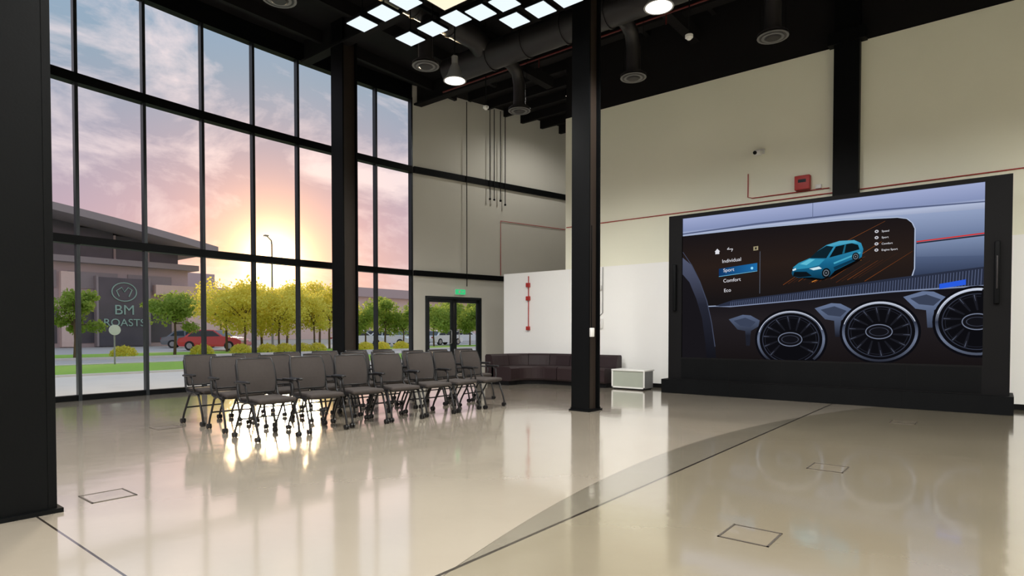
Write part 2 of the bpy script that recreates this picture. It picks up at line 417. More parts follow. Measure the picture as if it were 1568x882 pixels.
# ------------------------------------------------------------------ wall services
b = MB()
b.tube([(-8.4, YB-.02, 3.84), (-2.43, YB-.02, 3.85)], .010, 'red', 6); b.tube([(-1.99, YB-.02, 3.85), (7.9, YB-.02, 3.86)], .010, 'red', 6)
b.tube([(-3.99, YB-.02, 4.45), (-3.99, YB-.02, 3.98), (-3.9, YB-.02, 3.95), (-2.5, YB-.02, 3.95)], .010, 'red', 6)
b.build('red_conduit')
b = MB(); b.rbox((-2.95, YB-.07, 4.10), (.27, .13, .27), .01, 'red'); b.box(-3.02, -2.88, YB-.14, YB-.135, 4.1, 4.16, 'carglass'); b.rbox((-2.68, YB-.03, 4.0), (.1, .06, .08), .01, 'white'); b.build('fire_alarm_panel')
b = MB(); b.rbox((-3.72, YB-.03, 4.85), (.1, .05, .1), .01, 'white'); b.tube([(-3.72, YB-.05, 4.85), (-3.72, YB-.14, 4.83)], .02, 'white'); b.rbox((-3.76, YB-.17, 4.80), (.13, .14, .09), .02, 'white'); b.cyl((-3.79, YB-.24, 4.79), (-3.79, YB-.265, 4.79), .035, 'blackm'); b.build('security_camera')
b = MB(); b.tube([(-9.57, YB-.04, 2.7), (-9.57, YB-.04, 1.35)], .013, 'red', 8)
for z, s in ((2.47, .11), (2.12, .11), (1.34, .1)): b.rbox((-9.57, YB-.06, z), (s, .07, s), .01, 'red')
b.build('fire_call_point')
b = MB(); b.tube([(-7.35, YB-.04, 2.79), (-7.35, YB-.04, 1.7), (-7.45, YB-.04, 1.62)], .011, 'grey', 8); b.rbox((-7.42, YB-.05, 1.45), (.16, .05, .24), .01, 'white'); b.rbox((-7.42, YB-.05, 2.3), (.09, .05, .12), .01, 'white'); b.build('wall_conduit')
b = MB()
for s, z0 in ((2.62, 5.3), (2.78, 5.3), (3.02, 5.3), (3.2, 5.2)):
    p = wl(s, .13); b.tube([(p[0], p[1], CZ-.1), (p[0], p[1], z0)], .014, 'blackm', 6); b.ball((p[0], p[1], z0), .035, 'blackm')
p = wl(1.78, .12); b.tube([(p[0], p[1], CZ-.1), (p[0], p[1], 2.6)], .013, 'blackm', 6)
b.build('hanging_conduit')
b = MB(); pts = [wl(3.1, .03), wl(3.1, .03), wl(6.6, .03)]; b.tube([(pts[0][0], pts[0][1], 3.0), (pts[1][0], pts[1][1], 4.7), (pts[2][0], pts[2][1], 4.72)], .012, 'red', 6); b.build('red_conduit')

# ------------------------------------------------------------------ chairs
def chair_mesh():
    b = MB()
    b.rbox((0.01, 0, .455), (.48, .47, .055), .025, 'chairfab')
    b.rbox((0.0, 0, .42), (.40, .38, .02), .008, 'chairfr')
    nu, nv = 8, 8; vs = []; fs = []
    def bp(u, v, off):
        w = .235*(1-.10*abs(2*v-1)**3)
        y = (u*2-1)*w; x = -.225 - .085*v + .035*(1-(2*u-1)**2)*-1 + .02*sin(pi*v) + off
        return (x, y, .52+.40*v)
    for off in (0.0, .022):
        for i in range(nv+1):
            for j in range(nu+1): vs.append(bp(j/nu, i/nv, off))
    W = nu+1; H = W*(nv+1)
    for i in range(nv):
        for j in range(nu):
            a = i*W+j; fs.append((a, a+1, a+W+1, a+W)); fs.append((H+a, H+a+W, H+a+W+1, H+a+1))
    b.add(vs, fs, 'chairfab', True)
    rim = [bp(j/nu, 0, .011) for j in range(nu+1)]+[bp(1, i/nv, .011) for i in range(1, nv+1)]+[bp(1-j/nu, 1, .011) for j in range(1, nu+1)]+[bp(0, 1-i/nv, .011) for i in range(1, nv+1)]
    b.tube(rim, .014, 'chairfr', 6, cap=False)
    for sy in (-1, 1):
        y = sy*.255
        b.tube([(-.27, y, .07), (-.24, y, .14), (-.08, y, .40), (.02, y, .435), (.2, y, .435)], .014, 'chairfr', 8)
        b.tube([(.27, y, .07), (.25, y, .16), (.16, y, .40), (.08, y, .43), (-.14, y, .44), (-.205, y*.97, .50), (-.245, y*.94, .72), (-.28, y*.92, .86)], .014, 'chairfr', 8)
        b.tube([(.06, y, .43), (.08, sy*.285, .52), (.06, sy*.29, .62), (.0, sy*.29, .655), (-.22, sy*.275, .655), (-.25, sy*.25, .65)], .013, 'chairfr', 8)
        b.rbox((.0, sy*.29, .668), (.26, .05, .028), .011, 'chairfr')
        for x in (-.27, .27):
            b.cyl((x, y, .05), (x, y, .085), .012, 'chairfr', 8)
            for dy in (-.017, .017): b.cyl((x-.008, y+dy-.009, .032), (x-.008, y+dy+.009, .032), .032, 'chairfr', 14)
            b.rbox((x-.005, y, .05), (.045, .02, .03), .008, 'chairfr', segs=2)
    b.tube([(-.12, -.255, .425), (-.12, .255, .425)], .012, 'chairfr', 8)
    b.tube([(.13, -.255, .42), (.13, .255, .42)], .012, 'chairfr', 8)
    b.tube([(-.19, -.25, .22), (-.19, .25, .22)], .010, 'chairfr', 8)
    return b.mesh('conference_chair')
cm = chair_mesh()
ys = [3.76, 4.44, 5.10, 5.74, 6.36, 6.96, 7.56, 8.2]
for r in range(3):
    for i, y in enumerate(ys):
        if r == 2 and i > 5: continue
        if r == 0 and i == 7: continue
        x = -6.72-.86*r + random.uniform(-.04, .04)
        inst(cm, 'conference_chair', (x, y+random.uniform(-.02, .02)+(.06*r), 0), radians(random.uniform(-9, 4)))

# ------------------------------------------------------------------ sofa
def sofa():
    b = MB()
    path = [(-9.6, 10.9), (-9.6, 11.05)]
    for i in range(0, 13):
        a = pi-(pi/2)*i/12; path.append((-8.3+1.3*cos(a), 11.15+1.3*sin(a)))
    path += [(-7.9, 12.45), (-7.3, 12.45), (-6.75, 12.45)]
    P = [Vector(p) for p in path]
    L = [0]
    for i in range(1, len(P)): L.append(L[-1]+(P[i]-P[i-1]).length)
    def at(s):
        s = max(0, min(L[-1]-1e-6, s))
        for i in range(1, len(P)):
            if s <= L[i]:
                t = (s-L[i-1])/(L[i]-L[i-1]); p = P[i-1].lerp(P[i], t); break
        return p
    def nrm(s):
        d = (at(s+.06)-at(s-.06)).normalized(); return Vector((d.y, -d.x))
    prof_seat = [(.20, .10), (.20, .40), (.24, .43), (.74, .43), (.80, .39), (.80, .14), (.77, .10)]
    prof_back = [(0, .10), (0, .67), (.03, .71), (.16, .71), (.21, .67), (.26, .44), (.26, .10)]
    prof_base = [(.06, 0), (.06, .11), (.72, .11), (.72, 0)]
    def sweep(s0, s1, prof, k, n=6):
        vs = []; m = len(prof)
        for i in range(n+1):
            s = s0+(s1-s0)*i/n; p = at(s); nn = nrm(s)
            for o, z in prof: vs.append((p.x+nn.x*o, p.y+nn.y*o, z))
        fs = [(i*m+j, i*m+(j+1) % m, (i+1)*m+(j+1) % m, (i+1)*m+j) for i in range(n) for j in range(m)]
        fs += [list(range(m)), [n*m+j for j in range(m)][::-1]]
        b.add(vs, fs, k)
    nseg = 6; T = L[-1]
    for i in range(nseg):
        a, c = T*i/nseg+.008, T*(i+1)/nseg-.008
        sweep(a, c, prof_seat, 'sofa'); sweep(a, c, prof_back, 'sofa')
    sweep(0.02, T-.02, prof_base, 'blackm', 20)
    return b.build('curved_sofa')
sofa()
b = MB(); b.rbox((-6.22, 11.95, .415), (.80, .48, .035), .01, 'white')
b.box(-6.60, -5.86, 11.73, 12.17, .03, .40, 'tabf'); b.box(-5.86, -5.845, 11.73, 12.17, .03, .40, 'tabs'); b.box(-6.57, -5.87, 11.76, 12.14, 0, .03, 'blackm')
for x in (-6.61, -5.85): b.box(x, x+.03, 11.715, 11.73, .03, .40, 'white')
b.box(-6.61, -5.82, 11.715, 11.73, .03, .06, 'white')
b.build('side_table')

# ------------------------------------------------------------------ floor boxes
def fbox(x, y, lid='fb', w=.30, d=.30):
    b = MB()
    for a0, a1, c0, c1 in ((-w/2, w/2, -d/2, -d/2+.012), (-w/2, w/2, d/2-.012, d/2), (-w/2, -w/2+.012, -d/2, d/2), (w/2-.012, w/2, -d/2, d/2)):
        b.box(x+a0, x+a1, y+c0, y+c1, 0.0005, .004, 'fbr')
    b.box(x-w/2+.014, x+w/2-.014, y-d/2+.014, y+d/2-.014, .0005, .002, lid)
    b.build('floor_socket_box')
for x, y, k_ in ((-5.27, 1.64, 'fbl'), (-1.17, 3.79, 'fb'), (-1.2, 6.12, 'fb'), (-1.0, 9.85, 'fb'), (-8.45, 3.3, 'fbl')): fbox(x, y, k_)

# ------------------------------------------------------------------ video wall
SX0, SX1, SZ0, SZ1 = -5.03, -.18, .73, 3.55; YS = 11.80
root = empty('video_wall_display', (0, 0, 0))
b = MB()
b.box(-5.40, .20, 11.63, 12.45, 0, .28, 'blackm')
b.box(-5.31, SX0, YS-.03, 12.2, .28, 3.62, 'blackm'); b.box(SX1, .15, YS-.03, 12.2, .28, 3.62, 'blackm')
b.box(SX0, SX1, YS-.03, 12.2, .28, SZ0, 'blackm'); b.box(SX0, SX1, YS-.03, 12.2, SZ1, 3.62, 'blackm')
b.box(SX0, SX1, YS+.02, 12.2, SZ0, SZ1, 'blackm')
for i in range(4): b.box(-5.4+i*1.4+.004, -5.4+i*1.4+1.396, 11.625, 11.632, 0.0, .28, 'black')
for i in range(5): b.box(SX0+i*.97, SX0+i*.97+.96, YS-.034, YS-.03, .30, .70, 'black')
b.build('cabinet', parent=root)
b = MB()
b.rbox((-5.17, YS-.06, 2.15), (.07, .06, .95), .015, 'black'); b.rbox((-.02, YS-.06, 2.15), (.07, .06, .95), .015, 'black')
b.rbox((-.02, YS-.1, 2.15), (.02, .02, .5), .005, 'duct')
b.build('column_speakers', parent=root)

def smat(col, st=1.0):
    key = 'scr_%d_%d_%d' % tuple(int(c) for c in col)
    if key not in M: M[key] = emat('screen_'+key, srgb(*col), st)
    return key
def grad_mat(key, stops, z0, z1, axis=2, noise=0.0):
    m, nt = new_mat(key); out = N(nt, 'ShaderNodeOutputMaterial'); e = N(nt, 'ShaderNodeEmission')
    tc = N(nt, 'ShaderNodeTexCoord'); sp = N(nt, 'ShaderNodeSeparateXYZ'); mr = N(nt, 'ShaderNodeMapRange'); rp = N(nt, 'ShaderNodeValToRGB')
    nt.links.new(tc.outputs['Object'], sp.inputs[0]); nt.links.new(sp.outputs[axis], mr.inputs[0])
    mr.inputs[1].default_value = z0; mr.inputs[2].default_value = z1
    nt.links.new(mr.outputs[0], rp.inputs[0])
    el = rp.color_ramp.elements
    el[0].position = stops[0][0]; el[0].color = (*srgb(*stops[0][1]), 1)
    el[1].position = stops[-1][0]; el[1].color = (*srgb(*stops[-1][1]), 1)
    for p, c in stops[1:-1]:
        x = el.new(p); x.color = (*srgb(*c), 1)
    nt.links.new(rp.outputs[0], e.inputs[0]); nt.links.new(e.outputs[0], out.inputs[0]); M[key] = m; return key
def zz(v): return SZ0+v*(SZ1-SZ0)
def uu(u): return SX0+u*(SX1-SX0)
sb = MB(); layer = [0]
def sp_(pts, k, L=None):
    if L is None: layer[0] += 1; L = layer[0]
    y = YS+.018-L*.0002
    sb.poly([(uu(min(1, max(0, u))), y, zz(min(1, max(0, v)))) for u, v in pts], k)
def arc_ring(cu, cv, ru, rv, w, k, a0=0, a1=360, n=56):
    layer[0] += 1; y = YS+.018-layer[0]*.0002
    for i in range(n):
        a = radians(a0+(a1-a0)*i/n); c = radians(a0+(a1-a0)*(i+1)/n)
        q = []
        for t, s in ((a, 1), (c, 1), (c, 1-w), (a, 1-w)):
            q.append((min(1, max(0, cu+ru*s*cos(t))), min(1, max(0, cv+rv*s*sin(t)))))
        if len(set(q)) == 4 and cu+ru*(1-w/2)*cos(a) < 1 and cv+rv*(1-w/2)*sin(a) > 0:
            sb.poly([(uu(p[0]), y, zz(p[1])) for p in q], k)
def ell(cu, cv, ru, rv, k, n=40): sp_([(cu+ru*cos(2*pi*i/n), cv+rv*sin(2*pi*i/n)) for i in range(n)], k)
def ln(p, q, w, k, w2=None, L=None):
    w2 = w if w2 is None else w2
    p = Vector((p[0]*1.72, p[1])); q = Vector((q[0]*1.72, q[1])); d = (q-p).normalized(); n = Vector((-d.y, d.x))/2
    sp_([((a.x)/1.72, a.y) for a in (p-n*w, q-n*w2, q+n*w2, p+n*w)], k, L)
gtop = grad_mat('screen_dash_top', [(0, (96, 108, 142)), (.45, (176, 186, 212)), (.55, (132, 144, 182)), (1, (158, 168, 205))], zz(.80), zz(1))
gmid = grad_mat('screen_dash_side', [(0, (44, 54, 78)), (.5, (96, 112, 146)), (1, (150, 164, 196))], zz(.5), zz(.88))
gdark = grad_mat('screen_dark', [(0, (24, 20, 21)), (.6, (34, 30, 33)), (1, (18, 17, 22))], zz(0), zz(.45))
gtab = grad_mat('screen_tablet', [(0, (24, 21, 22)), (.5, (40, 30, 26)), (1, (26, 22, 24))], zz(.4), zz(.87))
gring = grad_mat('screen_chrome', [(0, (34, 36, 46)), (.35, (104, 114, 136)), (.6, (48, 54, 70)), (1, (190, 198, 216))], zz(0), zz(.4))
gcon = grad_mat('screen_console', [(0, (30, 32, 42)), (1, (100, 114, 144))], zz(.16), zz(.36))
sp_([(0, 0), (1, 0), (1, 1), (0, 1)], gdark)
sp_([(0, .80), (1, .80), (1, 1), (0, 1)], gtop)
sp_([(0, .84), (.3, .865), (.7, .872), (1, .855), (1, .52), (.75, .46), (.0, .6)], gmid)
sp_([(0, .895), (.3, .912), (.7, .915), (1, .897), (1, .89), (.7, .905), (.3, .90), (0, .885)], smat((84, 94, 126)))
ln((.50, .905), (.50, 1), .003, smat((90, 100, 130)))
sp_([(.80, .70), (1, .716), (1, .60), (.80, .62)], grad_mat('screen_side_pad', [(0, (84, 98, 128)), (1, (128, 144, 176))], zz(.6), zz(.72)))
ln((.81, .703), (1, .722), .007, smat((206, 48, 42))); ln((.81, .694), (1, .712), .008, smat((34, 38, 52)))
def tablet(e, k):
    pts = [(0, .872+e*.6)]
    pts += [(.30, .873+e), (.6, .865+e), (.765, .849+e), (.790+e*.4, .838+e*.7), (.804+e*.6, .815), (.812+e*.6, .78), (.812+e*.6, .55), (.805+e*.6, .51-e), (.785, .49-e), (.75, .48-e), (.45, .42-e), (.17, .372-e), (.10, .37-e), (0, .5)]
    sp_(pts, k)
tablet(.014, gmid); tablet(.009, smat((176, 188, 212))); tablet(.004, smat((22, 23, 30))); tablet(0, gtab)
# ribbed strip
sp_([(.14, .365), (.21, .402), (.45, .44), (.75, .50), (1, .54), (1, .435), (.75, .42), (.45, .385), (.21, .355)], smat((40, 46, 64)))
for i in range(100):
    t = i/100; u = .2+.8*t; lo = .355+.08*t; hi = .398+.14*t
    sp_([(u, lo+.008), (u+.002, lo+.008), (u+.004, hi-.008), (u+.002, hi-.008)], smat((84, 94, 122)), L=layer[0]+1)
layer[0] += 2
sp_([(.14, .36), (.21, .362), (.45, .39), (.75, .425), (1, .44), (1, .432), (.75, .417), (.45, .383), (.2, .354)], smat((126, 138, 166)))
sp_([(.885, .455), (.955, .475), (.955, .445), (.885, .427)], smat((40, 90, 220)))
# steering column curve
pts = [(.0, .76), (.04, .66), (.075, .54), (.105, .40), (.125, .25), (.14, .08)]
sp_([(0, 0), (0, .72)] + pts[1:] + [(.145, 0)], grad_mat('screen_wheel', [(0, (20, 20, 26)), (.5, (36, 38, 50)), (1, (84, 90, 114))], zz(.0), zz(.75)))
sp_([(0, 0), (0, .60), (.03, .54), (.06, .42), (.085, .28), (.10, .10), (.105, 0)], smat((24, 22, 26)))
for i in range(5): ln(pts[i], pts[i+1], .006, smat((66, 72, 92)))
# console pieces between the vents
for cu in (.27, .585, .86):
    o = (cu-.27)*.2
    sp_([(cu-.075, .27+o), (cu-.02, .30+o), (cu+.01, .295+o), (cu+.045, .26+o), (cu+.04, .22+o), (cu+.012, .19+o), (cu+.008, .09+o), (cu-.006, .09+o), (cu-.01, .19+o), (cu-.04, .20+o)], gcon)
    sp_([(cu-.055, .26+o), (cu-.01, .28+o), (cu+.03, .25+o), (cu+.01, .215+o), (cu-.03, .225+o)], smat((56, 64, 84)))
# vents
for cu, cv, ru, rv in ((.426, .135, .120, .185), (.715, .185, .114, .18), (.985, .24, .110, .185)):
    ell(cu, cv, ru*1.07, rv*1.07, smat((12, 12, 17)))
    arc_ring(cu, cv, ru, rv, .075, gring)
    arc_ring(cu, cv, ru*.985, rv*.985, .018, smat((214, 220, 234)), 20, 165)
    ell(cu, cv, ru*.90, rv*.90, smat((13, 13, 17)))
    arc_ring(cu, cv, ru*.84, rv*.84, .03, smat((50, 54, 68)))
    arc_ring(cu, cv, ru*.76, rv*.76, .02, smat((34, 36, 46)))
    L0 = layer[0]
    for j in range(14):
        a = 2*pi*j/14+.2; a2 = a+.12
        p = (cu+ru*.38*cos(a), cv+rv*.34*sin(a)); q = (cu+ru*.80*cos(a2), cv+rv*.80*sin(a2))
        if q[0] < .99 and q[1] > .015 and p[1] > .015 and p[0] < .99:
            ln(p, q, .008, smat((27, 28, 35)), .018, L=L0+1)
            m1 = (p[0]*.4+q[0]*.6, p[1]*.4+q[1]*.6); ln(m1, q, .001, smat((84, 90, 108)), .004, L=L0+2)
    layer[0] = L0+3
    ell(cu, cv, ru*.36, rv*.25, smat((112, 120, 140))); ell(cu, cv, ru*.335, rv*.22, smat((18, 18, 23)))
    arc_ring(cu, cv, ru*.26, rv*.14, .10, smat((58, 62, 76)))
# orange light trails
rr_ = random.Random(2)
for i in range(16):
    u0 = .40+.018*i; v0 = .49+.006*(i % 5); l = rr_.uniform(.06, .14)
    ln((u0, v0), (u0+l, v0+l*1.15), .003, smat(((126, 66, 28), (84, 44, 24), (60, 36, 24))[i % 3]), .001)
ln((.50, .50), (.66, .62), .004, smat((222, 140, 56)), .001); ln((.56, .545), (.72, .72), .003, smat((176, 96, 42)), .001)
ln((.60, .73), (.73, .84), .002, smat((150, 84, 38)), .001)
# car
def cb(a, bb): return (.43+.235*a, .515+.235*bb)
def cp(pts, k): sp_([cb(*p) for p in pts], k)
gcar = grad_mat('screen_car_body', [(0, (12, 54, 78)), (.5, (24, 100, 138)), (1, (50, 142, 178))], zz(.52), zz(.72))
cp([(.04,.10),(.30,.0),(.45,-.03),(.62,.08),(.95,.42),(1.02,.5),(.9,.44),(.5,.1)], smat((10, 8, 8)))
cp([(.0,.20),(.02,.36),(.10,.47),(.26,.58),(.36,.74),(.50,.90),(.68,.98),(.88,.97),(.97,.88),(1.0,.72),(.98,.52),(.90,.44),(.62,.20),(.55,.06),(.44,.01),(.30,.06),(.10,.07),(.02,.12)], gcar)
cp([(.02,.36),(.10,.47),(.26,.58),(.48,.52),(.40,.38),(.25,.32),(.08,.30)], smat((46, 138, 172)))
cp([(.12,.44),(.26,.56),(.34,.54),(.22,.40)], smat((92, 184, 208)))
cp([(.26,.58),(.36,.74),(.50,.88),(.60,.84),(.50,.55)], smat((14, 34, 44)))
cp([(.54,.56),(.63,.84),(.84,.90),(.93,.84),(.95,.72),(.75,.64)], smat((12, 22, 28)))
cp([(.72,.64),(.75,.87),(.77,.87),(.75,.65)], smat((26, 96, 122)))
cp([(.50,.90),(.68,.98),(.88,.97),(.93,.90),(.66,.88),(.56,.86)], smat((74, 160, 190)))
cp([(.60,.42),(.96,.66),(.97,.62),(.61,.38)], smat((70, 162, 190)))
cp([(.60,.30),(.92,.52),(.92,.46),(.62,.22)], smat((12, 54, 78)))
cp([(.02,.12),(.04,.24),(.22,.22),(.30,.10),(.12,.08)], smat((12, 20, 26)))
cp([(.26,.30),(.40,.34),(.44,.28),(.32,.25)], smat((206, 228, 236)))
cp([(.01,.30),(.06,.34),(.07,.29),(.02,.26)], smat((206, 228, 236)))
for a, bb, r in ((.50, .16, .085), (.90, .54, .07)):
    for rr, c in ((1, (10, 12, 14)), (.7, (104, 114, 124)), (.5, (26, 30, 34)), (.15, (130, 140, 148))):
        pts = [cb(a+r*rr*.7*cos(t*pi/10), bb+r*rr*1.5*sin(t*pi/10)) for t in range(20)]; sp_(pts, smat(c))
# menu
ln((.315, .44), (.315, .72), .002, smat((110, 120, 140)))
sp_([(.155, .572), (.305, .595), (.305, .645), (.155, .622)], grad_mat('screen_menu_bar', [(0, (16, 50, 96)), (1, (30, 106, 166))], uu(.155), uu(.305), axis=0))
ln((.155, .568), (.305, .591), .003, smat((110, 200, 245)))
sp_([(.137, .742), (.148, .762), (.159, .742), (.156, .742), (.156, .725), (.140, .725), (.140, .742)], smat((220, 220, 226)))
ln((.188, .752), (.210, .752), .005, smat((210, 210, 216))); ln((.188, .752), (.195, .764), .004, smat((210, 210, 216))); ln((.205, .735), (.210, .752), .004, smat((210, 210, 216)))
sp_([(.290, .755), (.308, .757), (.308, .730), (.290, .728)], smat((150, 140, 110))); sp_([(.296, .749), (.302, .750), (.302, .736), (.296, .735)], smat((30, 28, 28)))
ell(.285, .612, .005, .009, smat((150, 220, 250)), 12)
for i in range(4):
    v = .783-.037*i; ell(.705, v, .006, .009, smat((205, 205, 212)), 12); ell(.705, v, .003, .004, smat((60, 60, 66)), 8)
sb.build('screen_image', parent=root)
def txt(s, u, v, size, col=(225, 225, 232), tilt=.0):
    c = bpy.data.curves.new('menu_text', 'FONT'); c.body = s; c.size = size
    o = bpy.data.objects.new('menu_text', c); o.location = (uu(u), YS+.018-(layer[0]+4)*.0002, zz(v)); o.rotation_euler = (pi/2, radians(-tilt), 0)
    c.materials.append(M[smat(col)]); scene.collection.objects.link(o); o.parent = root
txt('Individual', .168, .660, .098, tilt=3); txt('Sport', .173, .597, .095, tilt=3); txt('Comfort', .173, .525, .095, tilt=3); txt('Eco', .176, .458, .095, tilt=3)
for i, s in enumerate(('Speed', 'Sport', 'Comfort', 'Engine Sport')): txt(s, .720, .776-.037*i, .045)

# ------------------------------------------------------------------ exterior
b = MB(); b.box(-400, 300, -300, 400, -.35, -.12, 'sand'); b.build('outdoor_ground')
b = MB(); b.box(-20.5, -13.5, -40, 80, -.12, -.03, 'conc'); b.build('outdoor_pavement')
b = MB(); b.box(-26.8, -20.7, -40, 90, -.12, .0, 'grass'); b.box(-20.7, -20.5, -40, 90, -.12, .03, 'kerb'); b.box(-27.0, -26.8, -40, 90, -.12, .03, 'kerb'); b.build('lawn')
b = MB(); b.box(-33.0, -27.0, -40, 90, -.12, -.07, 'road'); b.box(-33.3, -33.0, -40, 90, -.12, .04, 'kerb'); b.build('road')
b = MB(); b.box(-39.5, -33.3, -40, 90, -.12, .0, 'grass'); b.build('lawn')
b = MB(); b.box(-59, -39.5, -40, 110, -.12, -.05, 'road'); b.build('parking_lot')

def tree_mesh(name, seed, H, R, mat, nl=190):
    rnd = random.Random(seed); b = MB()
    tr = [(0,0,0), (.04,.02,H*.25), (.0,.05,H*.45), (.05,.0,H*.6)]
    b.tube(tr, [.08,.065,.05,.045], 'bark', 7)
    blobs = []
    for i in range(12):
        a = rnd.uniform(0, 2*pi); rr = rnd.uniform(.2, .85)*R
        c = Vector((cos(a)*rr, sin(a)*rr, rnd.uniform(H*.42, H*.92)-.15*rr)); blobs.append((c, rnd.uniform(.26, .5)*R))
        b.tube([tr[2], tuple(Vector(tr[2]).lerp(c, .5)+Vector((0,0,.08))), tuple(c)], [.035,.025,.012], 'bark', 5)
    blobs.append((Vector((0,0,H*.76)), R*.5))
    for c, r in blobs:
        for k in range(nl):
            d = Vector((rnd.gauss(0,1), rnd.gauss(0,1), rnd.gauss(0,1))).normalized()
            p = c+Vector((d.x*r, d.y*r, d.z*r*.7))*rnd.uniform(.45, 1.25)
            u = Vector((rnd.gauss(0,1), rnd.gauss(0,1), rnd.gauss(0,1))).normalized(); w = u.cross(Vector((rnd.gauss(0,1), rnd.gauss(0,1), rnd.gauss(0,1)))).normalized()
            s = rnd.uniform(.055, .12)
            b.add([p-u*s, p-w*s*.6, p+u*s, p+w*s*.6], [(0,1,2,3)], mat)
    return b.mesh(name)
tg = [tree_mesh('shade_tree', 1, 3.5, 1.15, 'leafg', 230), tree_mesh('shade_tree', 2, 3.7, 1.4, 'leafg', 230)]
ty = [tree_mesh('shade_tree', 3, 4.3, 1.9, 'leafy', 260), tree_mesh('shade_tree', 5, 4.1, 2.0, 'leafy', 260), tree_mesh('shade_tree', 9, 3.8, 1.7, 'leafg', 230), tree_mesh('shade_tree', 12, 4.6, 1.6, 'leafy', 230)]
def ray(px, X):
    r = (px-784)/925.0; d = X/(.779*r-.627); return (X, d*(.627*r+.779))
rt = random.Random(4)
for px, X, me, sc in ((115, -34.5, tg[0], .98), (268, -35, tg[1], 1.02)):
    x, y = ray(px, X); inst(me, 'shade_tree', (x, y, 0), rt.uniform(0, 6), sc)
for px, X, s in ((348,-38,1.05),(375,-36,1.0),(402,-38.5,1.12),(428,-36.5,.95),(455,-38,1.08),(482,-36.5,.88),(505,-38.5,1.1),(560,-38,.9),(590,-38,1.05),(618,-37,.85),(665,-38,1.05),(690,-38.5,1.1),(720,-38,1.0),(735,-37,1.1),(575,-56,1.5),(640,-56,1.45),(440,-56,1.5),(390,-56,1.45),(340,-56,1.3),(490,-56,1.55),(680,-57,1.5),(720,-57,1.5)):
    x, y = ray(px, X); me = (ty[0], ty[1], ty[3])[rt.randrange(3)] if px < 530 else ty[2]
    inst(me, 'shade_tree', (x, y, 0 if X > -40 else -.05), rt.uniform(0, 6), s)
def bush_mesh():
    rnd = random.Random(3); b = MB()
    for i in range(6): b.tube([(0,0,0), (rnd.uniform(-.3,.3), rnd.uniform(-.3,.3), .4)], .015, 'bark', 4)
    for k in range(800):
        d = Vector((rnd.gauss(0,1), rnd.gauss(0,1), abs(rnd.gauss(0,1)))).normalized(); p = Vector((d.x*.7, d.y*.7, .05+d.z*.6))*rnd.uniform(.7, 1)
        u = Vector((rnd.gauss(0,1), rnd.gauss(0,1), rnd.gauss(0,1))).normalized(); w = u.cross(d).normalized(); s = .07
        b.add([p-u*s, p-w*s*.6, p+u*s, p+w*s*.6], [(0,1,2,3)], 'leafy')
    return b.mesh('hedge_bush')
bmh = bush_mesh()
for px in (370, 410, 436, 462, 486, 560, 585, 615, 190, 310):
    x, y = ray(px, -34.3); inst(bmh, 'hedge_bush', (x, y, 0), px, .9)

# cars
def car_mesh(col, name='parked_car'):
    b = MB()
    prof = [(-2.15,.35),(-2.2,.62),(-2.1,.86),(-1.75,.93),(-1.25,1.36),(-.6,1.45),(.25,1.42),(.95,.98),(1.75,.88),(2.15,.70),(2.2,.40),(2.1,.28),(-2.0,.28)]
    W = .88; m = len(prof)
    vs = []
    for y, ins in ((-W, 1), (-W*.98, 0), (W*.98, 0), (W, 1)):
        for x, z in prof:
            t = max(0, (z-.9)/.55); vs.append((x*(.985 if ins else 1), y*(1-.16*t), z))
    fs = [(k*m+j, k*m+(j+1) % m, (k+1)*m+(j+1) % m, (k+1)*m+j) for k in range(3) for j in range(m)]
    fs += [list(range(m))[::-1], [3*m+j for j in range(m)]]
    b.add(vs, fs, col)
    for sy in (-1, 1):
        y = lambda z: sy*(W*(1-.16*max(0, (z-.9)/.55))+.008)
        for q in ([(-1.5,.97),(-1.15,1.32),(-.55,1.38),(-.5,.97)], [(-.42,.97),(-.42,1.38),(.2,1.36),(.75,.99)]):
            b.poly([(x, y(z), z) for x, z in q], 'carglass')
        for x in (-1.35, 1.35):
            b.cyl((x, sy*.72, .33), (x, sy*.9, .33), .33, 'tyre', 20); b.cyl((x, sy*.9, .33), (x, sy*.912, .33), .2, 'grey', 14)
        b.rbox((2.1, sy*.6, .66), (.16, .36, .13), .03, 'white'); b.rbox((-2.14, sy*.62, .75), (.12, .32, .14), .03, 'red')
    b.poly([(.3,-.66,1.40),(.3,.66,1.40),(.93,.78,1.0),(.93,-.78,1.0)], 'carglass')
    b.poly([(-1.27,-.66,1.36),(-1.27,.66,1.36),(-1.74,.8,.95),(-1.74,-.8,.95)], 'carglass')
    return b.mesh(name)
cr, cw, cg = car_mesh('carred'), car_mesh('carwhite'), car_mesh('cargrey')
for px, X, me, a in ((330, -43, cr, 40), (600, -43, cw, 20), (628, -47, cg, 100), (678, -43, cw, 95), (718, -47, cw, 30), (296, -51, cg, 60), (572, -50, cg, 90), (548, -44, cw, 80)):
    x, y = ray(px, X); inst(me, 'parked_car', (x, y, -.05), radians(a))
x, y = ray(418, -43); b = MB(); b.tube([(0,0,0),(0,0,7.9),(.1,-.1,8.2),(.7,-.8,8.4)], [.09,.06,.05,.04], 'grey', 8); b.rbox((.8,-.9,8.4), (.3,.3,.1), .03, 'grey'); b.build('street_lamp', (x, y, -.05))
b = MB(); b.tube([(0,0,0),(0,0,1.5)], .03, 'grey', 8); b.cyl((.03,0,1.32), (.06,0,1.32), .20, 'white', 24); b.cyl((.06,0,1.32), (.065,0,1.32), .15, 'white', 24); b.build('road_sign', (-26.4, ray(176, -26.4)[1], 0))

